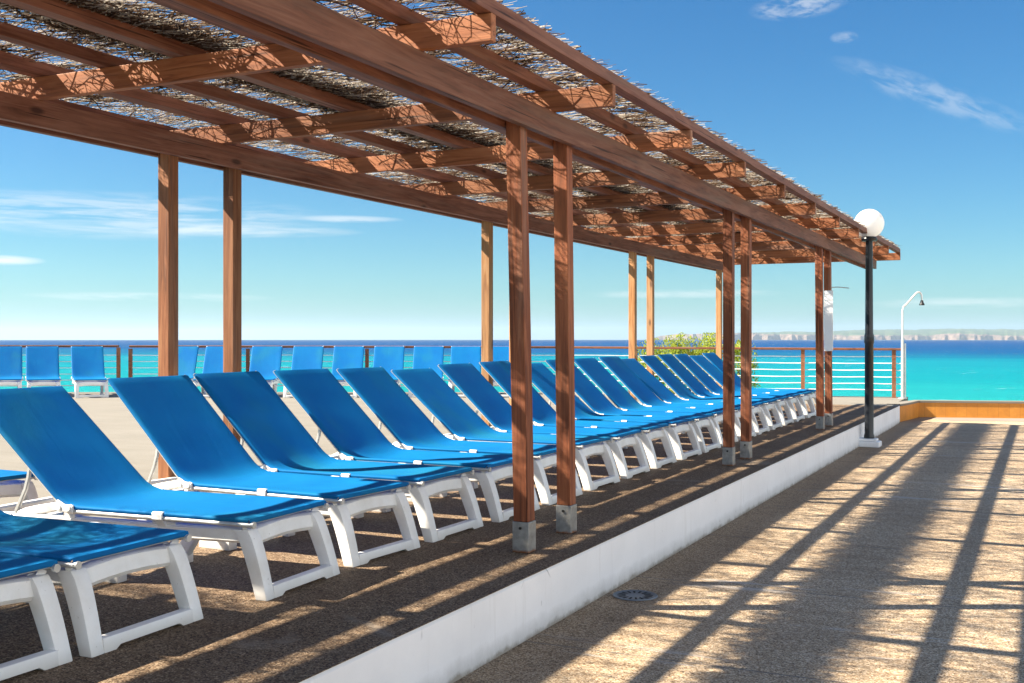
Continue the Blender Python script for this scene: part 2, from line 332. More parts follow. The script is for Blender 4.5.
# ------------------------------------------------------------------ mesh helpers
class MB:
    def __init__(s): s.v = []; s.f = []; s.mi = []; s.uv = None
    def add(s, vs, fs, mi=0):
        o = len(s.v); s.v.extend(tuple(p) for p in vs)
        for f in fs: s.f.append(tuple(i + o for i in f)); s.mi.append(mi)
    def box(s, lo, hi, mi=0):
        x0, y0, z0 = lo; x1, y1, z1 = hi
        s.add([(x0, y0, z0), (x1, y0, z0), (x1, y1, z0), (x0, y1, z0), (x0, y0, z1), (x1, y0, z1), (x1, y1, z1), (x0, y1, z1)],
              [(0, 3, 2, 1), (4, 5, 6, 7), (0, 1, 5, 4), (1, 2, 6, 5), (2, 3, 7, 6), (3, 0, 4, 7)], mi)
    def sweep(s, pts, prof, up=(0, 0, 1), caps=True, mi=0, scl=None):
        """sweep a closed profile [(side, up)] along pts"""
        pts = [Vector(p) for p in pts]; n = len(prof); vs = []
        for i, p in enumerate(pts):
            d = (pts[min(i + 1, len(pts) - 1)] - pts[max(i - 1, 0)]).normalized()
            u = Vector(up)
            if abs(d.dot(u)) > 0.98: u = Vector((1, 0, 0))
            sd = d.cross(u).normalized(); uu = sd.cross(d).normalized()
            k = scl[i] if scl else 1.0
            for a, b in prof: vs.append(p + sd * a * k + uu * b * k)
        fs = []
        for i in range(len(pts) - 1):
            for j in range(n):
                a = i * n + j; b = i * n + (j + 1) % n
                fs.append((a, b, b + n, a + n))
        if caps:
            fs.append(tuple(reversed(range(n)))); m = (len(pts) - 1) * n; fs.append(tuple(range(m, m + n)))
        s.add(vs, fs, mi)
    def tube(s, pts, r, seg=8, mi=0, scl=None):
        s.sweep(pts, [(r * math.cos(2 * math.pi * i / seg), r * math.sin(2 * math.pi * i / seg)) for i in range(seg)], mi=mi, scl=scl)
    def bar(s, pts, wd, ht, up=(0, 0, 1), ch=0.0, mi=0, scl=None):
        a, b = wd / 2, ht / 2
        if ch: pr = [(-a + ch, -b), (a - ch, -b), (a, -b + ch), (a, b - ch), (a - ch, b), (-a + ch, b), (-a, b - ch), (-a, -b + ch)]
        else: pr = [(-a, -b), (a, -b), (a, b), (-a, b)]
        s.sweep(pts, pr, up, mi=mi, scl=scl)
    def lathe(s, prof, seg=24, c=(0, 0, 0), mi=0):
        vs = []; n = len(prof)
        for i in range(seg):
            a = 2 * math.pi * i / seg
            for r, z in prof: vs.append((c[0] + r * math.cos(a), c[1] + r * math.sin(a), c[2] + z))
        fs = []
        for i in range(seg):
            j = (i + 1) % seg
            for k in range(n - 1): fs.append((i * n + k, j * n + k, j * n + k + 1, i * n + k + 1))
        s.add(vs, fs, mi)
    def prism(s, poly, z0, z1, mi=0):
        n = len(poly)
        vs = [(p[0], p[1], z0) for p in poly] + [(p[0], p[1], z1) for p in poly]
        s.add(vs, [tuple(reversed(range(n))), tuple(range(n, 2 * n))] + [(i, (i + 1) % n, (i + 1) % n + n, i + n) for i in range(n)], mi)
    def grid(s, rows, mi=0):
        n = len(rows[0]); vs = [p for r in rows for p in r]; fs = []
        for i in range(len(rows) - 1):
            for j in range(n - 1): fs.append((i * n + j, i * n + j + 1, (i + 1) * n + j + 1, (i + 1) * n + j))
        s.add(vs, fs, mi)
    def build(s, name, mats, parent=None, smooth=False, bevel=0.0):
        me = bpy.data.meshes.new(name); me.from_pydata(s.v, [], s.f)
        for m in (mats if isinstance(mats, (list, tuple)) else [mats]): me.materials.append(m)
        me.polygons.foreach_set('material_index', s.mi)
        if bevel or True:
            bm = bmesh.new(); bm.from_mesh(me)
            if len(bm.faces) < 60000: bmesh.ops.recalc_face_normals(bm, faces=bm.faces)
            if bevel:
                ed = [e for e in bm.edges if len(e.link_faces) == 2 and e.calc_face_angle(0) > 0.5]
                bmesh.ops.bevel(bm, geom=ed, offset=bevel, segments=2, profile=0.6, affect='EDGES')
            bm.to_mesh(me); bm.free()
        if smooth:
            me.polygons.foreach_set('use_smooth', [True] * len(me.polygons))
            try: me.set_sharp_from_angle(angle=R(40))
            except Exception: pass
        me.update()
        o = bpy.data.objects.new(name, me); col.objects.link(o)
        if parent is not None: o.parent = parent
        return o
def tag(o, label, cat, group=None):
    o['label'] = label; o['category'] = cat
    if group: o['group'] = group
    return o
def thing(name, label, cat, loc=(0, 0, 0), rz=0.0, group=None):
    o = bpy.data.objects.new(name, None); col.objects.link(o); o.empty_display_size = 0.2
    o.location = loc; o.rotation_euler = (0, 0, rz); return tag(o, label, cat, group)
def struct(o, kind='structure'):
    o['kind'] = kind; return o
def copy_tree(o, parent=None):
    c = o.copy(); col.objects.link(c)
    if parent is not None: c.parent = parent
    for ch in list(o.children): copy_tree(ch, c)
    return c

# ------------------------------------------------------------------ ground
PAV = -0.33; WX = -2.45
HSEA = -4.0
# terrace edge (camera-aligned px, depth) just outside the railing
edge = [pw(908, 23.75), pw(760, 24.5), pw(560, 25.9), pw(124, 26.0)]
e_left = edge[-1] + (cw(-1, 0) * math.cos(R(4)) - cw(0, 1) * math.sin(R(4))) * 24
edge.append(e_left)
m = MB()
poly = [(WX - 0.02, -8.0), (WX - 0.02, 21.9), (-2.62, 22.35)] + [(p.x, p.y) for p in edge] + [(-36, 8), (-36, -8)]
m.prism(poly, -0.6, -0.004)
struct(m.build('terrace', MT['terrace']))
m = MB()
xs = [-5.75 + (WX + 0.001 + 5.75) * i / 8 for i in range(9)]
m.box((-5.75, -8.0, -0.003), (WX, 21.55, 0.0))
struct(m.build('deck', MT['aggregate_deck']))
m = MB()
c1 = Vector((-2.50, 22.1, 0)); c2 = Vector((-2.30, 23.55, 0)); c3 = c2 + cw(16, -2.6)
m.prism([(WX - 0.01, -9), (24, -9), (24, 36), (c3.x + 1, c3.y), (c3.x, c3.y), (c2.x, c2.y), (c1.x, c1.y)], PAV - 0.3, PAV)
struct(m.build('pavement', MT['aggregate']))
m = MB()   # paler strip of concrete along the far wall
a = c2 + cw(0.25, -0.95); b = c3 + cw(0, -0.95)
m.prism([(a.x, a.y), (b.x, b.y), (c3.x, c3.y - 0.02), (c2.x + .02, c2.y - 0.02)], PAV - 0.05, PAV + 0.004)
struct(m.build('path', MT['pink']))
# white retaining wall of the deck
m = MB()
pts = [(WX, -8.0), (WX, 14), (WX, 20.6), (-2.455, 21.4), (-2.47, 21.9), (c1.x, c1.y)]
rows = []
for x, y in pts: rows.append([(x - 0.12, y, -0.004 - 0.35), (x, y, PAV - 0.05), (x, y, -0.018), (x - 0.012, y, -0.0045), (x - 0.12, y, -0.0045)])
m.grid(rows)
o = m.build('retaining_wall', MT['whitewall'])
tag(o, 'low white rendered wall holding up the raised lounger deck beside the pavement', 'wall')
# orange tiled end wall with cream coping
t = thing('tiled_wall', 'low orange tiled wall with cream top closing the far end of the pavement', 'wall', (c2.x, c2.y, PAV))
def wallstrip(pth, z0, z1, th, name, mat, parent, off=0.0):
    me = MB(); out = []
    for i, p in enumerate(pth):
        d = (pth[min(i + 1, len(pth) - 1)] - pth[max(i - 1, 0)]).normalized(); nrm = Vector((-d.y, d.x, 0))
        out.append((p - nrm * off, p + nrm * th))
    rows = [[(a.x, a.y, z0), (a.x, a.y, z1), (b.x, b.y, z1), (b.x, b.y, z0)] for a, b in out]
    me.grid(rows); ob = me.build(name, mat, parent)
    ob.matrix_parent_inverse = Matrix.Translation(-parent.location)
    uv = ob.data.uv_layers.new(name='UVMap')
    ln = [0.0]
    for i in range(1, len(pth)): ln.append(ln[-1] + (pth[i] - pth[i - 1]).length)
    def near(v):
        best = min(range(len(pth)), key=lambda i: min((Vector((v.x, v.y, 0)) - out[i][0]).length, (Vector((v.x, v.y, 0)) - out[i][1]).length)); return ln[best]
    for lp in ob.data.loops:
        v = ob.data.vertices[lp.vertex_index].co; uv.data[lp.index].uv = (near(v), v.z - z0)
    return ob
pth = [c1 + Vector((0.005, -.02, 0)), c1 * 0.5 + c2 * 0.5 + cw(0.02, 0), c2, c2 + (c3 - c2) * 0.25, c2 + (c3 - c2) * 0.6, c3]
wallstrip(pth, PAV - .02, -0.035, 0.2, 'tile_face', MT['orange'], t)
wallstrip(pth, -0.034, 0.006, 0.24, 'coping', MT['terrace'], t, 0.015)

# bank dropping from the terrace to the sea, sea
m = MB(); rows = []
ed2 = [c3 + cw(14, 1)] + [c3 + cw(0, .3), c2 + cw(2, .25), c2 + cw(0.4, .3)] + edge
for i, p in enumerate(ed2):
    r = [];
    for k in range(7):
        q = p + cw(0, 1) * (k * 0.75 - 0.3) + (cw(-.25 * k, 0) if i > 6 else Vector())
        r.append((q.x, q.y, -0.3 - k * 0.75 + 0.25 * mnoise.noise(Vector((q.x * 0.9, q.y * 0.9, k)))))
    rows.append(r)
m.grid(rows); struct(m.build('bank', MT['bank'], smooth=True))

def m_sea():
    M = Mat('sea_water', 0.3, 0.06)
    s = M.n.new('ShaderNodeVectorMath'); s.operation = 'DOT_PRODUCT'; s.inputs[1].default_value = (-ST * 0.97 + CT * 0.24, CT * 0.97 + ST * 0.24, 0)
    M.l.new(M.tc.outputs['Object'], s.inputs[0])
    big = M.noise(M.vec((0.004, 0.011, 1)), 1.0, 4, 0.6)
    d = M.math('MULTIPLY', s.outputs['Value'], M.math('ADD', M.math('MULTIPLY', big, 1.0), 0.5))
    q = M.math('DIVIDE', 100.0, M.math('MAXIMUM', d, 30.0))
    c = M.ramp(q, [(0.0, (0.0, 0.030, 0.10)), (0.08, (0.0, 0.045, 0.15)), (0.22, (0.0, 0.065, 0.18)), (0.30, (0.0, 0.12, 0.21)), (0.38, (0.0, 0.19, 0.25)), (0.62, (0.0, 0.22, 0.26)), (1.0, (0.008, 0.27, 0.28))])
    mot = M.noise(M.vec((0.05, 0.16, 1)), 1.0, 8, 0.72)
    c = M.mix(M.ramp(mot, [(0.38, (0.45, 0.45, 0.45)), (0.6, (0, 0, 0))]), c, M.mix(1.0, c, (0.7, 0.82, 0.92), 'MULTIPLY'))
    # scattered whitecaps
    f1 = M.noise(M.vec((0.22, 0.85, 1)), 1.0, 5, 0.7, 0.4); f2 = M.noise(M.vec((0.02, 0.02, 1)), 1.0, 2)
    fm = M.mix(1.0, M.ramp(f1, [(0.645, (0, 0, 0)), (0.68, (1, 1, 1))]), M.ramp(f2, [(0.44, (0, 0, 0)), (0.56, (1, 1, 1))]), 'MULTIPLY')
    c = M.mix(fm, c, (0.8, 0.82, 0.82))
    M.color(c); M.p.inputs['Specular IOR Level'].default_value = 0.0
    w1 = M.noise(M.vec((0.5, 1.6, 1)), 1.0, 6, 0.65)
    M.bump(w1, 0.9, 0.8)
    g = M.n.new('ShaderNodeBsdfGlossy'); g.inputs['Roughness'].default_value = 0.28
    mx = M.n.new('ShaderNodeMixShader'); mx.inputs[0].default_value = 0.03
    M.l.new(M.p.outputs[0], mx.inputs[1]); M.l.new(g.outputs[0], mx.inputs[2]); M.l.new(mx.outputs[0], M.out.inputs['Surface']); return M.m
MT['sea'] = m_sea()
m = MB(); rows = []
D = [14, 20, 30, 45, 70, 100, 150, 220, 330, 500, 800, 1300, 2100, 3300, 4700, 6200, 7800, 9500, 11500]
for d in D:
    r = []
    for i in range(97):
        a = R(-150 + 300 * i / 96) + R(0)
        p = cw(d * math.sin(a), d * math.cos(a)); r.append((p.x, p.y, HSEA - d * d / (2 * 6.371e6)))
    rows.append(r)
m.grid(rows); struct(m.build('sea', MT['sea'], smooth=True))

# far headland with pale cliffs
def m_hill():
    M = Mat('headland_scrub', 0.9, 0.1)
    n1 = M.noise(M.vec((0.010, 0.010, 0.03)), 1.0, 6, 0.65)
    M.color(M.ramp(n1, [(0.35, (0.035, 0.06, 0.022)), (0.55, (0.075, 0.10, 0.04)), (0.74, (0.20, 0.17, 0.10))]))
    K = Mat('headland_cliff', 0.9, 0.1)
    n2 = K.noise(K.vec((0.02, 0.02, 0.05)), 1.0, 5, 0.7)
    K.color(K.ramp(n2, [(0.32, (0.05, 0.055, 0.035)), (0.45, (0.13, 0.09, 0.065)), (0.58, (0.19, 0.135, 0.10)), (0.75, (0.27, 0.20, 0.155))]))
    return [K.m, M.m]
MT['hill'] = m_hill()
m = MB(); rows = []
DH = 5200.0
def interp(x, tab):
    for (a, va), (b, vb) in zip(tab, tab[1:]):
        if a <= x <= b: return va + (vb - va) * (x - a) / (b - a)
    return tab[0][1] if x < tab[0][0] else tab[-1][1]
cl = [(645, 0), (662, 4.5), (700, 6.5), (760, 6), (900, 4.5), (960, 6), (1024, 4), (1300, 5), (1700, 4), (1900, 0)]
rd = [(645, 0), (670, 5.5), (730, 8.0), (800, 10.5), (850, 12), (900, 13.2), (960, 14), (1024, 13), (1200, 14), (1600, 12), (1900, 0)]
for i in range(0, 420):
    px = 645 + (1900 - 645) * i / 419
    nz = lambda s, k: mnoise.fractal(Vector((px * s, k, 0)), 0.6, 2.0, 5)
    hc = max(0.0, interp(px, cl) * (1 + 0.35 * nz(0.03, 3))) * DH / F
    hr = max(hc * 1.02, interp(px, rd) * (1 + 0.10 * nz(0.025, 8)) * DH / F)
    dep = DH + 260 * nz(0.02, 5); b = -6.2
    r = [pw(px, dep, b - 3), pw(px, dep + 12, b + hc * 0.35), pw(px, dep + 30 + 25 * nz(0.2, 1), b + hc * 0.8), pw(px, dep + 60, b + hc)]
    for k in range(1, 7):
        q = k / 6
        hh = hc + (hr - hc) * (q ** 0.8) + 3.5 * mnoise.fractal(Vector((px * 0.06, k * 1.7, 2)), 0.7, 2, 4)
        r.append(pw(px, dep + 60 + 1400 * q, b + hh))
    r.append(pw(px, dep + 3000, b - 3))
    rows.append([tuple(p) for p in r])
m.grid([[r[k] for k in range(4)] for r in rows], 0); m.grid([[r[k] for k in range(3, len(r))] for r in rows], 1)
struct(m.build('headland', MT['hill']))

# ------------------------------------------------------------------ pergola
perg = thing('pergola', 'long red-brown timber pergola roofed with brushwood, shading the row of loungers', 'pergola', (-4.1, 5.9, 0))
def pbuild(mb, name, mat, parent=perg, **k):
    for i, v in enumerate(mb.v): mb.v[i] = (v[0] + 4.1, v[1] - 5.9, v[2])
    return mb.build(name, mat, parent, **k)
Y_A, Y_B = -3.4, 20.72
ZB, ZR, ZP, ZT = 2.485, 2.64, 2.77, 2.84
PW_ = 0.095
pair = [(5.85, 6.55), (10.72, 11.42), (15.52, 16.18), (20.32,), (0.98, 1.68), (-3.9 + 0.9, -2.3)]
lean = {5.85: 0.055, 6.55: 0.028, 15.52: 0.02, 16.18: 0.02}
def post(u, v0, v1, mat, ln=0.0):
    mb = MB(); zt = ZR - 0.004
    h = 0.18
    n = 6
    pr = []
    for i in range(n + 1):
        z = h + 0.001 + (zt - h) * i / n; o = ln * (1 - i / n)
        pr.append([(v0 + o, u, z), (v1 + o, u, z), (v1 + o, u + PW_, z), (v0 + o, u + PW_, z)])
    vs = [p for r in pr for p in r]; fs = [(3, 2, 1, 0), tuple(range(4 * n, 4 * n + 4))]
    for i in range(n):
        for j in range(4): fs.append((i * 4 + j, i * 4 + (j + 1) % 4, i * 4 + 4 + (j + 1) % 4, i * 4 + 4 + j))
    mb.add(vs, fs)
    p = pbuild(mb, 'post', mat, bevel=0.005)
    mb = MB(); e = 0.005; mb.box((v0 + ln - e, u - e, 0.002), (v1 + ln + e, u + PW_ + e, h))
    s = pbuild(mb, 'post_shoe', MT['galv'], p, bevel=0.004)
    q = [(0.009 * math.cos(a * math.pi / 3), 0.009 * math.sin(a * math.pi / 3)) for a in range(6)]
    hexf = [tuple(range(6)), tuple(range(6, 12))] + [(i, (i + 1) % 6, (i + 1) % 6 + 6, i + 6) for i in range(6)]
    c = ((v0 + v1) / 2 + ln, u - e, 0.145); mb = MB()
    mb.add([(c[0] + a, c[1] - 0.008, c[2] + b) for a, b in q] + [(c[0] + a, c[1] + 0.002, c[2] + b) for a, b in q], hexf)
    pbuild(mb, 'bolt', MT['bolt'], p)
    return p
for pr in pair:
    for u in pr:
        post(u, -2.86, -2.765, W['post_red'], lean.get(u, 0.0))
        post({5.85: 5.74, 6.55: 6.40, 10.72: 10.52, 11.42: 11.2, 15.52: 15.15, 16.18: 15.95, 20.32: 19.85}.get(u, u), -5.425, -5.33, W['post_mid'] if u < 8 else W['post_gold'])
def beam(name, lo, hi, mat, bevel=0.005):
    mb = MB(); mb.box(lo, hi); return pbuild(mb, name, mat, bevel=bevel)
e1 = 0.002
beam('beam', (-2.765 + e1, Y_A, ZB), (-2.715, Y_B - 0.12, ZR - 0.001), W['beamy'])
beam('beam', (-2.91, Y_A, ZB), (-2.86 - e1, Y_B - 0.12, ZR - 0.001), W['beamy'])
beam('beam', (-5.33 + e1, Y_A, ZB), (-5.28, Y_B - 0.12, ZR - 0.001), W['beamy'])
beam('beam', (-5.475, Y_A, ZB), (-5.425 - e1, Y_B - 0.12, ZR - 0.001), W['beamy'])
for k in range(-5, 11):
    u = 4.62 + 1.61 * k
    x0 = -7.45 if u < 2 else -5.995  # rafters lengthened out of view to carry the added shading mat
    beam('rafter', (x0, u, ZR), (-2.33, u + 0.05, ZP), W['rafter'], 0.004)
for v, wd in ((-2.37, 0.08), (-2.80, 0.08), (-3.60, 0.09), (-4.22, 0.09), (-4.76, 0.085), (-5.262, 0.125), (-5.955, 0.076)):
    beam('purlin', (v - wd / 2, Y_A, ZP + 0.001), (v + wd / 2, Y_B + 0.04, ZT), W['beamy'], 0.004)
beam('purlin', (-7.40, Y_A, ZP + 0.001), (-7.32, 2.82, ZT), W['beamy'], 0.004)  # added purlin out of view, under the extra shading mat
beam('purlin', (-6.65, Y_A, ZP + 0.001), (-6.57, 2.82, ZT), W['beamy'], 0.004)  # second added purlin under the same unseen mat

def m_twig(name, a, b, c):
    M = Mat(name, 0.85, 0.1)
    n = M.noise(M.vec((1, 1, 1), rand=5), 9, 4, 0.7)
    cc = M.ramp(n, [(0.3, a), (0.5, b), (0.7, c)]); M.color(cc)
    t = M.n.new('ShaderNodeBsdfTranslucent'); M.l.new(cc, t.inputs['Color'])
    mx = M.n.new('ShaderNodeMixShader'); mx.inputs[0].default_value = 0.32
    M.l.new(M.p.outputs[0], mx.inputs[1]); M.l.new(t.outputs[0], mx.inputs[2]); M.l.new(mx.outputs[0], M.out.inputs['Surface']); return M.m
TW = [m_twig('grey_twig', (0.24, 0.19, 0.14), (0.46, 0.40, 0.32), (0.66, 0.61, 0.53)), m_twig('brown_twig', (0.05, 0.03, 0.02), (0.11, 0.065, 0.04), (0.20, 0.12, 0.07))]
rnd = random.Random(11)
def twig(mb, x, y, z, a, ln, r, mi, zj=0.02):
    n = 4; pts = []; cx, cy = x, y; da = rnd.uniform(-0.35, 0.35)
    cx -= math.cos(a) * ln / 2; cy -= math.sin(a) * ln / 2
    z0 = z + rnd.uniform(-zj, zj); dz = rnd.uniform(-zj, zj) / n * 1.4
    for i in range(n + 1):
        pts.append((cx, cy, z0 + dz * i))
        a2 = a + da * (i / n - 0.5) * 1.6 + rnd.uniform(-0.16, 0.16)
        cx += math.cos(a2) * ln / n; cy += math.sin(a2) * ln / n
    vs = []
    for i, p in enumerate(pts):
        rr = r * (1.15 - 0.6 * i / n)
        d = Vector(pts[min(i + 1, n)]) - Vector(pts[max(i - 1, 0)]); sd = Vector((-d.y, d.x, 0)).normalized()
        P = Vector(p)
        vs += [P + sd * rr + Vector((0, 0, -rr * 0.5)), P - sd * rr + Vector((0, 0, -rr * 0.5)), P + Vector((0, 0, rr))]
    fs = []
    for i in range(n):
        for j in range(3): fs.append((i * 3 + j, i * 3 + (j + 1) % 3, i * 3 + 3 + (j + 1) % 3, i * 3 + 3 + j))
    mb.add(vs, fs, mi)
    return pts
def mat_part(u0, u1, v0, v1, dens, edge_out=0.05, dense=None):
    mb = MB(); area = (u1 - u0) * (v1 - v0); n = int(area * dens)
    for i in range(n):
        y = rnd.uniform(u0 - 0.02, u1 + 0.02)
        a = rnd.gauss(0, 0.50) + (math.pi if rnd.random() < 0.5 else 0)
        big = rnd.random() < 0.085
        ln = rnd.uniform(0.45, 0.95) if big else rnd.uniform(0.14, 0.42)
        hl = abs(math.cos(a)) * ln / 2; o = abs(rnd.gauss(0, edge_out))
        x = min(max(rnd.uniform(v0, v1), v0 + hl - o), v1 - hl + o)
        mi = 1 if big else (0 if rnd.random() < 0.58 else 1)
        p = twig(mb, x, y, ZT + 0.022, a, ln, rnd.uniform(0.0038, 0.006) if big else rnd.uniform(0.0012, 0.0025), mi)
        for k in range(3 if big else (1 if rnd.random() < 0.5 else 0)):
            q = p[rnd.randint(1, 3)]; twig(mb, q[0], q[1], q[2], a + rnd.choice((-1, 1)) * rnd.uniform(0.4, 1.1), ln * 0.45, 0.0028 if big else 0.0015, mi, 0.012)
    if dense:
        for (a0, a1, k) in dense:
            for i in range(int((u1 - u0) * (a1 - a0) * k)):
                x = min(max(rnd.gauss((a0 + a1) / 2, (a1 - a0) * 0.28), a0 - 0.03), a1 + 0.03); y = rnd.uniform(u0, u1)
                twig(mb, x, y, ZT + 0.03, rnd.gauss(0, 0.8), rnd.uniform(0.2, 0.45), rnd.uniform(0.003, 0.0055), 1 if rnd.random() < 0.6 else 0)
    return pbuild(mb, 'brushwood_mat', TW)
NM = 11
for k in range(NM):
    a = Y_A + (Y_B + 0.06 - Y_A) * k / NM; b = Y_A + (Y_B + 0.06 - Y_A) * (k + 1) / NM
    mat_part(a, b, -6.01, -2.34, 350, edge_out=0.008, dense=[(-4.50, -4.10, 2900)])
mat_part(Y_A, 2.85, -7.5, -6.03, 700)  # extra dense mat added outside the view to shade the nearest loungers

# ------------------------------------------------------------------ loungers
def make_lounger(ang, label, dent=0.0):
    """origin on the floor under the foot end; +x towards the foot, y across"""
    t = thing('sun_lounger', label, 'sun lounger')
    P = MT['plastic']
    ZS = 0.385; HX = -1.24; TIP = -0.11
    # moulded base: two side rails, crossbars and hinge brackets
    m = MB()
    for s in (-1, 1):
        y = 0.285 * s
        m.bar([(-0.17, y, 0.298), (-0.5, y, 0.292), (-1.0, y, 0.288), (-1.5, y, 0.285), (-1.92, y, 0.275), (-1.97, y, 0.25)], 0.055, 0.075, ch=0.012)
        m.bar([(-1.62, y, 0.31), (-1.46, y, 0.345), (-1.28, y, 0.378)], 0.045, 0.05, ch=0.01)
        m.bar([(-1.28, y, 0.34), (-1.20, y, 0.34)], 0.05, 0.06, ch=0.01)
        m.bar([(-0.70, y, 0.333), (-0.56, y, 0.333)], 0.05, 0.03, ch=0.008)
    # arched head bar of the foot end
    ys = [-0.29 + 0.58 * i / 10 for i in range(11)]
    m.sweep([(-0.15, y, 0.284 + 0.018 * math.sin(math.pi * (i / 10))) for i, y in enumerate(ys)],
            [(-0.035, -0.043), (0.02, -0.048), (0.035, -0.03), (0.022, 0.03), (0.0, 0.042), (-0.035, 0.038)])
    for x in (-0.75, -1.45, -1.92): m.bar([(x, -0.28, 0.29), (x, 0.28, 0.29)], 0.06, 0.05, ch=0.01)
    m.build('base_frame', P, t, smooth=True)
    # front legs: flat-faced bars bowed outwards to the foot, flush with the foot bar
    prof = [(-0.034, -0.037), (0.034, -0.037), (0.034, 0.037), (-0.034, 0.037)]
    for s in (-1, 1):
        m = MB(); rows = []
        for i in range(11):
            q = i / 10; xo = -0.120 + 0.120 * (q ** 0.72); z = 0.330 - 0.330 * q
            dp = 0.085 - 0.020 * q; yo = (0.325 + 0.010 * q) * s; yi = (0.325 + 0.010 * q - 0.082 + 0.012 * q) * s
            rows.append([(xo, yo, z), (xo, yi, z), (xo - dp, yi, z), (xo - dp, yo, z), (xo, yo, z)])
        n = len(rows); vs = [p for r in rows for p in r[:4]]; fs = [(0, 1, 2, 3), tuple(reversed(range((n - 1) * 4, n * 4)))]
        for i in range(n - 1):
            for k in range(4): fs.append((i * 4 + k, i * 4 + 4 + k, i * 4 + 4 + (k + 1) % 4, i * 4 + (k + 1) % 4))
        m.add(vs, fs)
        m.build('leg', P, t, smooth=True, bevel=0.007)
    m = MB()
    zs = [0.016] * 2
    sec = [(-0.266, 0.0), (-0.20, 0.0), (-0.175, 0.016), (0.175, 0.016), (0.20, 0.0), (0.266, 0.0)]
    vs = []
    for y, zb in sec: vs += [(-0.001, y, zb), (-0.008, y, 0.060), (-0.058, y, 0.060), (-0.062, y, zb)]
    fs = [(0, 1, 2, 3), tuple(reversed(range(20, 24)))]
    for i in range(5):
        for k in range(4): fs.append((i * 4 + k, i * 4 + 4 + k, i * 4 + 4 + (k + 1) % 4, i * 4 + (k + 1) % 4))
    m.add(vs, fs)
    m.build('foot_bar', P, t, smooth=True, bevel=0.005)
    # rear legs: V-shaped struts meeting on a foot block
    for s in (-1, 1):
        m = MB(); y = 0.265 * s
        m.bar([(-1.30, y, 0.30), (-1.20, y, 0.18), (-1.12, y, 0.03)], 0.05, 0.075, ch=0.01)
        m.bar([(-0.80, y, 0.30), (-0.90, y, 0.16), (-0.99, y, 0.03)], 0.05, 0.085, ch=0.01)
        m.box((-1.17, y - 0.035, 0.0), (-0.93, y + 0.035, 0.06))
        m.build('leg', P, t, smooth=True, bevel=0.005)
    # sling: flat seat, tight curve at the hinge, inclined back; slight sag between the side tubes
    ca, sa = math.cos(ang), math.sin(ang); LB = 0.885
    prof = []
    for i in range(19): q = i / 18; prof.append((TIP + (HX + 0.10 - TIP) * q, ZS + 0.004))
    for i in range(1, 7):
        a = ang * i / 7; rr = 0.10 / math.tan(ang / 2) * 1.0
        rr = 0.10 / math.tan(ang / 2)
        prof.append((HX + 0.10 - rr * math.sin(a), ZS + 0.004 + rr * (1 - math.cos(a))))
    for i in range(17): q = 0.10 + (LB - 0.10) * i / 16; prof.append((HX - q * ca, ZS + 0.004 + q * sa))
    # the mesh is wrapped round the tubes at the sides and round the foot end
    pre = [(TIP + 0.004, ZS - 0.026), (TIP + 0.012, ZS - 0.025), (TIP + 0.020, ZS - 0.020), (TIP + 0.022, ZS - 0.010), (TIP + 0.016, ZS + 0.001)]
    npre = len(pre); prof = pre + prof
    x1, z1 = prof[-1]; prof = prof + [(x1 - 0.012 * ca - 0.006 * sa, z1 + 0.012 * sa - 0.006 * ca), (x1 - 0.016 * ca - 0.022 * sa, z1 + 0.016 * sa - 0.022 * ca)]
    m = MB(); rows = []; NP = len(prof)
    ncross = [(-1 + 2 * j / 12) for j in range(13)]
    for i, (x, z) in enumerate(prof):
        a = prof[max(i - 1, 0)]; b = prof[min(i + 1, NP - 1)]
        dx, dz = b[0] - a[0], b[1] - a[1]; l_ = math.hypot(dx, dz)
        nx, nz = dz / l_, -dx / l_
        if i < npre: pass
        r = []
        endk = min(1.0, max(0, min((i - npre) / 6.0, (NP - 3 - i) / 16.0)))
        wk = 1.0 if npre <= i < NP - 2 else 0.25
        for (yy, w_) in ((-0.336, -0.024), (-0.341, -0.016), (-0.340, -0.008), (-0.333, -0.002)):
            r.append((x + nx * w_ * wk, yy, z + nz * w_ * wk))
        for q in ncross:
            sag = -((0.018 if i < 24 else 0.013) * endk + (0.004 if npre <= i < NP - 2 else 0) + dent * math.exp(-((i - 20) / 7.0) ** 2)) * (1 - q * q)
            rip = 0.0018 * math.sin(i * 0.9 + q * 2.0 + dent * 50) * (1 - q * q) * endk
            r.append((x + nx * (sag + rip), 0.322 * q, z + nz * (sag + rip)))
        for (yy, w_) in ((0.333, -0.002), (0.340, -0.008), (0.341, -0.016), (0.336, -0.024)):
            r.append((x + nx * w_ * wk, yy, z + nz * w_ * wk))
        rows.append(r)
    m.grid(rows)
    m.build('sling', MT['sling'], t, smooth=True)
    # aluminium tubes along the sling
    for s in (-1, 1):
        m = MB(); y = 0.322 * s
        m.tube([(TIP + 0.04, y, ZS - 0.032), (TIP + 0.02, y + 0.012 * s, ZS - 0.030), (HX + 0.02, y + 0.012 * s, ZS - 0.028)][1:], 0.0115, 10)
        m.tube([(TIP + 0.018, y + 0.004 * s, ZS - 0.030), (TIP + 0.034, y + 0.004 * s, ZS - 0.030)], 0.017, 10)
        m.build('seat_tube', MT['tube'], t, smooth=True)
        m = MB()
        m.tube([(HX - 0.01 - 0.017 * sa, y, ZS - 0.017 * ca), (HX - LB * ca - 0.022 * ca - 0.017 * sa, y, ZS + LB * sa + 0.022 * sa - 0.017 * ca)], 0.013, 10)
        m.build('back_tube', MT['tube'], t, smooth=True)
        m = MB()  # white hinge with two round bosses
        yo = 0.345 * s
        m.bar([(HX - 0.05, yo, ZS - 0.008 + 0.02), (HX, yo, ZS - 0.012), (HX + 0.06, yo, ZS - 0.014)], 0.018, 0.042, ch=0.006)
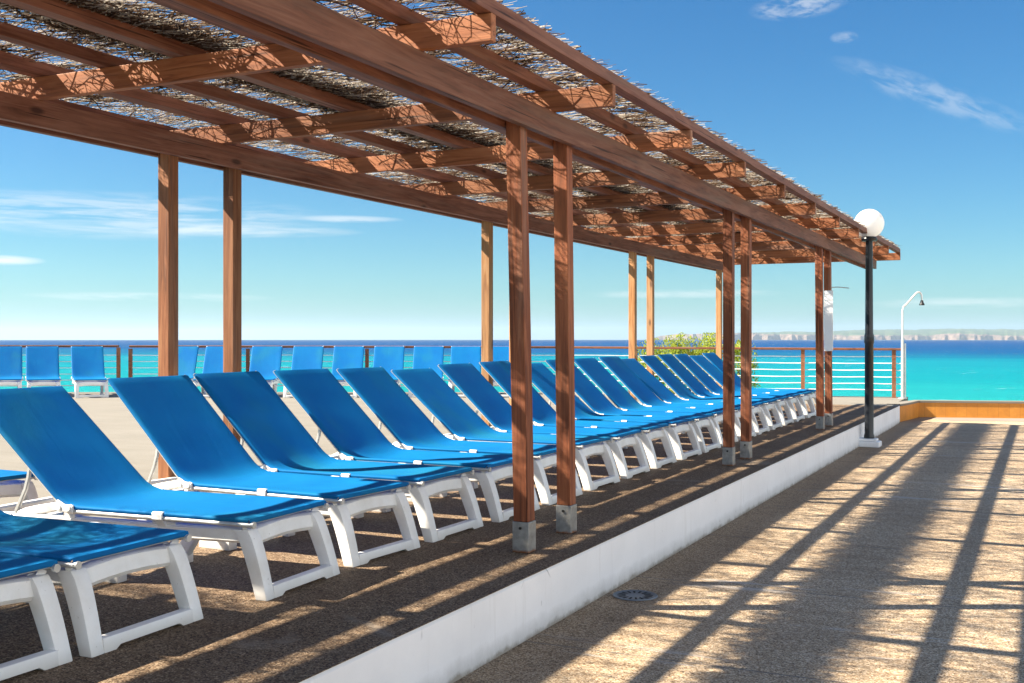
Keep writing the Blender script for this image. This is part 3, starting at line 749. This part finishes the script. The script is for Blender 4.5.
        for xx in (HX - 0.03, HX + 0.035): m.tube([(xx, yo - 0.014, ZS - 0.008), (xx, yo + 0.014, ZS - 0.008)], 0.017, 12)
        m.build('hinge', MT['clip'], t, smooth=True)
        m = MB(); m.bar([(-0.67, 0.336 * s, ZS - 0.018), (-0.61, 0.336 * s, ZS - 0.018)], 0.030, 0.044, ch=0.008); m.build('clip', MT['clip'], t, smooth=True)
        m = MB(); m.bar([(-0.64, 0.300 * s, 0.320), (-0.64, 0.318 * s, ZS - 0.035)], 0.05, 0.03); m.build('bracket', MT['clip'], t)
        m = MB(); m.bar([(-0.155, 0.295 * s, 0.310), (-0.14, 0.315 * s, ZS - 0.035)], 0.022, 0.03); m.build('bracket', MT['clip'], t)
        m = MB()  # curved prop behind the back
        bx, bz = HX - 0.36 * ca, ZS + 0.36 * sa
        m.bar([(bx, 0.30 * s, bz - 0.02), (bx - 0.012, 0.30 * s, bz - 0.10), (bx - 0.035, 0.30 * s, bz - 0.17), (bx - 0.09, 0.30 * s, 0.345), (bx - 0.10, 0.30 * s, 0.325)], 0.018, 0.022, up=(1, 0, 0), ch=0.004)
        m.build('support_arm', MT['tube'], t, smooth=True)
    for xx, zz in ((TIP + 0.006, ZS - 0.018), (HX - 0.06, ZS - 0.03)):
        m = MB(); m.tube([(xx, -0.318, zz), (xx, 0.318, zz)], 0.011, 8); m.build('cross_tube', MT['tube'], t, smooth=True)
    m = MB(); xt, zt = HX - LB * ca - 0.017 * sa, ZS + LB * sa - 0.017 * ca
    m.tube([(xt, -0.322, zt), (xt, 0.322, zt)], 0.011, 8)
    m.build('top_tube', MT['tube'], t, smooth=True)
    return t

GF = 'front row of sun loungers under the pergola'
front_labels = [
    'sun lounger cut off by the lower left corner, only white foot and blue tip showing',
    'sun lounger with its seat wholly in dark shade, second from the lower left corner',
    'nearest sun lounger with its back in view, sunlit pale blue seat, left foreground',
    'sun lounger whose top edge overlaps the foot of the leftmost rear pergola post',
    'sun lounger with slanting post shadow on its back, below the second rear post from left',
    'sun lounger with low dark shadow on its back, next right of the second rear post',
    'sun lounger whose feet show directly left of the nearest front pergola post',
    'sun lounger whose white foot frame is half hidden behind the nearest front pergola post',
    'sun lounger whose feet show in the gap between the two nearest front pergola posts',
    'sun lounger whose feet show just right of the two nearest front pergola posts',
    'front row sun lounger, second one to the right of the two nearest front posts',
    'front row sun lounger standing midway between the nearest and the second pair of front posts',
    'front row sun lounger, second one to the left of the second pair of front posts',
    'front row sun lounger with feet just left of the second pair of front pergola posts',
    'front row sun lounger with feet hidden behind the second pair of front pergola posts',
    'front row sun lounger with feet just right of the second pair of front pergola posts',
    'front row sun lounger, second one to the right of the second pair of front posts',
    'front row sun lounger midway between the second and third pairs of front posts',
    'front row sun lounger, second to last visible before the third pair of front posts',
    'farthest sun lounger of the front row, just left of the third front post pair',
]
protos = [make_lounger(R(43.3), front_labels[2], 0.004), make_lounger(R(44.0), front_labels[4], 0.016), make_lounger(R(40.5), front_labels[3], 0.0)]
us = [2.80, 3.53, 4.58, 5.41, 6.24, 7.08, 7.93, 8.81, 9.66, 10.51, 11.36, 12.16, 13.00, 13.84, 14.68, 15.50, 16.35, 17.18, 18.0, 18.8]
order = [0, 1, 2, 0, 1, 1, 0, 2, 0, 1, 2, 0, 0, 1, 2, 0, 1, 0, 2, 0]
used = set()
rl = random.Random(3)
xoff = {0: -0.03, 1: -0.01}
for i, (u, k, lb) in enumerate(zip(us, order, front_labels)):
    if k not in used and i >= 2:
        o = protos[k]; used.add(k)
    else: o = copy_tree(protos[k])
    o['label'] = lb; o['group'] = GF
    o.location = (-3.36 + xoff.get(i, rl.uniform(-0.025, 0.025)), u, 0)
    o.rotation_euler = (0, 0, R({1: 2.0, 2: 3.3, 3: -3.0, 4: -0.5}.get(i, rl.uniform(-1.5, 1.5))))
# loungers along the sea railing
GR = 'sun loungers along the sea railing'
steep = make_lounger(R(50), 'x', 0.0)
rear = [
    (5, 23.5, 24, 'bright blue sun lounger at the left picture edge by the sea railing'),
    (44, 23.45, 24, 'middle one of the three bright blue loungers left of the gap in the sea railing'),
    (92, 23.4, 24, 'bright blue lounger by the sea railing directly left of the two close railing posts'),
    (167, 23.4, 6, 'turquoise blue lounger by the sea railing half hidden behind the leftmost rear pergola post'),
    (208, 23.4, 6, 'turquoise blue lounger by the sea railing standing between the two leftmost rear pergola posts'),
    (256, 23.4, 5, 'turquoise blue lounger by the sea railing directly right of the second rear pergola post'),
    (299, 23.4, 4, 'turquoise blue lounger by the sea railing, second right of the second rear pergola post'),
    (341, 23.4, 3, 'turquoise blue lounger by the sea, directly left of the single dark railing post'),
    (383, 23.4, 2, 'turquoise blue lounger directly right of the single dark railing post'),
    (424, 23.5, 1, 'turquoise blue lounger by the sea railing, second left of the third rear pergola post'),
    (464, 23.5, 1, 'turquoise blue lounger by the sea railing directly left of the third rear pergola post'),
    (501, 23.5, 0, 'turquoise blue lounger by the sea railing right of the third rear pergola post')]
for i, (px, Z, a, lb) in enumerate(rear):
    o = steep if i == 0 else copy_tree(steep)
    o['label'] = lb; o['group'] = GR
    p = pw(px, Z); o.location = (p.x, p.y, -0.004); o.rotation_euler = (0, 0, -R(90) + TH + R(a))
o = copy_tree(protos[2]); o['label'] = 'sun lounger behind the front row at left edge, only its foot end in view'
o['group'] = 'loungers standing behind the front row'
o.location = (-5.80, 4.80, -0.004); o.rotation_euler = (0, 0, R(-2))

# ------------------------------------------------------------------ railing along the sea
def rail_section(pts, post_px, z_top, label, loc):
    t = thing('railing', label, 'railing', loc)
    inv = Matrix.Translation(-Vector(loc))
    def fin(o): o.matrix_parent_inverse = inv; return o
    m = MB(); m.bar([(p.x, p.y, z - 0.02) for p, z in zip(pts, z_top)], 0.12, 0.05, ch=0.008); fin(m.build('handrail', W['rail'], t))
    for (p, d, zt) in post_px:
        m = MB(); n = Vector((-d.y, d.x, 0))
        q = [p + d * a + n * b for a, b in ((-.04, -.03), (.04, -.03), (.04, .03), (-.04, .03))]
        m.prism([(v.x, v.y) for v in q], -0.004, zt - 0.045); fin(m.build('post', W['rail'], t))
    for zc in (0.865, 0.72, 0.575, 0.43, 0.29, 0.16):
        m = MB(); P = []
        for i in range(len(pts) - 1):
            for k in range(12): P.append(pts[i].lerp(pts[i + 1], k / 12) + Vector((0, 0, zc + 0.004 * math.sin(i + k * 1.3 + zc * 40))))
        P.append(pts[-1] + Vector((0, 0, zc)))
        m.tube(P, 0.011, 6); fin(m.build('cable', MT['cable'], t, smooth=True))
    return t
rp = [pw(130, 25.65), pw(367, 25.6), pw(560, 25.5), pw(750, 24.2), pw(897, 23.4), pw(904, 23.36)]
zt = [1.085, 1.075, 1.065, 1.05, 1.04, 1.04]
def on_path(px):
    for a, b, pa, pb in zip(rp, rp[1:], (130, 367, 560, 750, 897), (367, 560, 750, 897, 904)):
        if pa <= px <= pb: return a.lerp(b, (px - pa) / (pb - pa)), (b - a).normalized()
rail_section(rp, [(*on_path(px), 1.06) for px in (130.5, 248, 367, 485, 562, 638, 721, 804, 894)], zt,
             'long brown wooden handrail with white cables running along the terrace edge to the shower', tuple(rp[0]))
d0 = (cw(-1, 0) * math.cos(R(4)) - cw(0, 1) * math.sin(R(4)))
la = pw(118.5, 25.65); lp = [la + d0 * q for q in (12.0, 6.0, 0.0)]
rail_section(lp, [(la, d0, 1.085), (la + d0 * 2.9, d0, 1.085), (la + d0 * 5.8, d0, 1.085), (la + d0 * 8.7, d0, 1.085)], [1.09, 1.09, 1.09],
             'shorter brown railing section with white cables at the far left, behind three loungers', tuple(la))

# ------------------------------------------------------------------ lamp, shower, sign board, rod, drain
lx, ly = -2.325, 16.85
t = thing('street_lamp', 'black lamp post with a white globe on a white block beside the deck wall', 'lamp post', (lx, ly, PAV))
m = MB(); m.box((-0.145, -0.15, 0.001), (0.16, 0.15, 0.085)); m.box((-0.135, -0.13, 0.085), (0.12, 0.12, 0.125))
m.build('base_block', MT['whitewall'] if False else MT['panel'], t, bevel=0.02)
m = MB(); m.lathe([(0.0, 0.12), (0.075, 0.12), (0.075, 0.16), (0.064, 0.19), (0.062, 1.5), (0.070, 1.52), (0.070, 1.62), (0.058, 1.66), (0.050, 3.00), (0.052, 3.02), (0.0, 3.02)], 20)
m.build('pole', MT['lamp_black'], t, smooth=True)
m = MB(); m.lathe([(0.0, 3.0), (0.105, 3.0), (0.115, 3.03), (0.10, 3.06), (0.0, 3.06)], 24); m.build('collar', MT['lamp_black'], t, smooth=True)
m = MB(); gr = 0.212; zc = 3.06 + gr * 0.92
m.lathe([(gr * math.cos(-math.pi / 2 + math.pi * i / 24), zc + gr * math.sin(-math.pi / 2 + math.pi * i / 24)) for i in range(25)], 40)
m.build('globe', MT['globe'], t, smooth=True)

p = pw(902.5, 23.15)
t = thing('outdoor_shower', 'pale metal outdoor shower pipe with bent top standing at the railing end', 'shower', (p.x, p.y, -0.004))
rt = cw(1, 0)
m = MB()
m.tube([(0, 0, 0), (0, 0, 1.22)], 0.030, 10); q = rt * 0.055; m.tube([(q.x, q.y, 0), (q.x, q.y, 1.15)], 0.018, 8); m.lathe([(0, 0), (0.09, 0), (0.09, 0.015), (0, 0.02)], 16)
m.build('lower_pipe', MT['chrome'], t, smooth=True)
m = MB(); P = [(0, 0, 1.2), (0, 0, 1.86)]
for a in range(1, 4): q = rt * (0.02 * a * a * 0.45); P.append((q.x, q.y, 1.86 + 0.035 * a))
for X, z in ((0.20, 2.10), (0.27, 2.18), (0.31, 2.215), (0.35, 2.22), (0.385, 2.19), (0.40, 2.14), (0.405, 2.04)): q = rt * X; P.append((q.x, q.y, z))
m.tube(P, 0.021, 10); m.build('upper_pipe', MT['chrome'], t, smooth=True)
m = MB(); q = rt * 0.405; m.lathe([(0, 2.05), (0.025, 2.05), (0.035, 2.0), (0.055, 1.96), (0.05, 1.945), (0, 1.945)], 14, (q.x, q.y, 0)); m.build('shower_head', MT['black'], t, smooth=True)

t = thing('notice_board', 'narrow white board fixed on the front of a pergola post near the lamp post', 'board', (-2.79, 16.15, 1.07))
m = MB(); m.box((-0.055, 0.0, 0.0), (0.068, 0.018, 0.86)); m.build('board', MT['panel'], t, bevel=0.003)
for zz in (0.12, 0.70):
    m = MB(); m.box((-0.03, 0.0185, zz), (0.03, 0.0285, zz + 0.05)); m.build('bracket', MT['tube'], t)
m = MB(); m.tube([(0, 0, 0), (0.10, 0.02, 0.005), (0.25, 0.05, -0.012)], 0.007, 6)
for i, v in enumerate(m.v): m.v[i] = (v[0] - 2.765, v[1] + 16.2, v[2] + 1.975)
tag(m.build('metal_rod', MT['tube'], None), 'thin grey rod sticking out from a pergola post above the white board', 'rod')

dx, dy = -2.27, 6.46
t = thing('floor_drain', 'round grey drain grate set in the pavement beside the white wall', 'drain', (dx, dy, PAV))
m = MB(); m.lathe([(0.0, 0.004), (0.118, 0.004), (0.125, 0.009), (0.135, 0.009), (0.138, 0.003)], 32); m.build('grate', MT['drain'], t, smooth=True)
m = MB()
for i in range(16):
    a = 2 * math.pi * i / 16; c_, s_ = math.cos(a), math.sin(a)
    q = [(0.06, -0.005), (0.108, -0.008), (0.108, 0.008), (0.06, 0.005)]
    m.add([(x * c_ - y * s_, x * s_ + y * c_, 0.0065) for x, y in q], [(0, 1, 2, 3)])
m.build('slot', MT['hole'], t)

# ------------------------------------------------------------------ shrubs beyond the railing
def m_leaf(name, a, b, c):
    M = Mat(name, 0.6, 0.2)
    n = M.noise(M.vec((1, 1, 1)), 3.0, 3); r = M.voro(M.vec((1, 1, 1)), 9, 'Color'); s = M.n.new('ShaderNodeSeparateColor'); M.l.new(r, s.inputs[0])
    cc = M.ramp(M.math('ADD', M.math('MULTIPLY', n, 0.6), M.math('MULTIPLY', s.outputs[0], 0.4)), [(0.3, a), (0.5, b), (0.72, c)])
    M.color(cc)
    t = M.n.new('ShaderNodeBsdfTranslucent'); M.l.new(cc, t.inputs['Color'])
    mx = M.n.new('ShaderNodeMixShader'); mx.inputs[0].default_value = 0.35
    M.l.new(M.p.outputs[0], mx.inputs[1]); M.l.new(t.outputs[0], mx.inputs[2]); M.l.new(mx.outputs[0], M.out.inputs['Surface']); return M.m
MT['leaf'] = m_leaf('tamarisk_leaves', (0.20, 0.25, 0.02), (0.34, 0.40, 0.035), (0.50, 0.52, 0.08))
MT['bark'] = m_simple('bark', (0.16, 0.10, 0.06), 0.9)
def shrub(px, Z, top, rx, label, seed):
    rr = random.Random(seed); z0 = -1.6; p = pw(px, Z, z0)
    t = thing('shrub', label, 'shrub', tuple(p), 0, 'yellow-green shrubs beyond the railing')
    H = top - z0
    st = MB(); lf = MB()
    for k in range(9):
        a = rr.uniform(0, 6.28); q = rr.uniform(0.1, 1.0) * rx
        tip = Vector((math.cos(a) * q, math.sin(a) * q, H * rr.uniform(0.78, 0.96)))
        P = [Vector((0, 0, -0.3)), Vector((tip.x * 0.2, tip.y * 0.2, H * 0.3)), Vector((tip.x * 0.65, tip.y * 0.65, H * 0.6)), tip]
        st.tube(P, 0.03, 5, scl=[1.2, 0.9, 0.6, 0.2])
    for c in range(70):
        a = rr.uniform(0, 6.28); q = math.sqrt(rr.random()) * rx; hz = H * (1 - 0.55 * rr.random() ** 1.3) * (1 - 0.13 * (q / rx) ** 2) - 0.08 * rr.random()
        cx, cy = math.cos(a) * q, math.sin(a) * q; cr = rr.uniform(0.10, 0.22)
        for j in range(60):
            d = Vector((rr.gauss(0, 1), rr.gauss(0, 1), rr.gauss(0, 1))); d.normalize(); d *= cr * rr.random() ** 0.4
            c0 = Vector((cx, cy, hz)) + d; c0.z = min(c0.z, H)
            u = Vector((rr.gauss(0, 0.4), rr.gauss(0, 0.4), 1)).normalized() * rr.uniform(0.03, 0.06); v = Vector((rr.gauss(0, 1), rr.gauss(0, 1), 0.2)).normalized() * rr.uniform(0.006, 0.014)
            lf.add([c0 - v, c0 + u * 0.5 - v, c0 + u, c0 + u * 0.5 + v, c0 + v], [(0, 1, 2, 3, 4)])
    st.build('stem', MT['bark'], t); lf.build('foliage', MT['leaf'], t)
shrub(652, 27.2, 1.22, 0.33, 'small yellow-green shrub beyond the railing, beside the right post of the far rear pair', 1)
shrub(675, 26.6, 1.30, 0.34, 'yellow-green shrub with rounded top, second from the left of those behind the railing', 2)
shrub(690, 27.0, 1.42, 0.45, 'tallest yellow-green shrub beyond the railing, above the backs of the far loungers', 3)
shrub(708, 26.6, 1.36, 0.34, 'yellow-green shrub beyond the railing left of the last rear pergola post', 4)
shrub(741, 26.3, 1.18, 0.32, 'yellow-green shrub mostly hidden behind the second pair of front posts', 5)

# ------------------------------------------------------------------ sea air
USE_HAZE = True
if USE_HAZE:
    m = MB(); m.box((-12500, -12500, -18.0), (12500, 12500, 130.0))
    M = bpy.data.materials.new('sea_haze'); M.use_nodes = True; n = M.node_tree.nodes; n.remove(n['Principled BSDF'])
    v = n.new('ShaderNodeVolumePrincipled'); v.inputs['Color'].default_value = (0.60, 0.80, 1.0, 1); v.inputs['Density'].default_value = 0.95e-4; v.inputs['Anisotropy'].default_value = 0.2
    M.node_tree.links.new(v.outputs[0], n['Material Output'].inputs['Volume'])
    struct(m.build('haze', M), 'stuff')

scene.render.engine = 'CYCLES'
scene.cycles.max_bounces = 8; scene.cycles.transparent_max_bounces = 8
scene.cycles.use_denoising = True
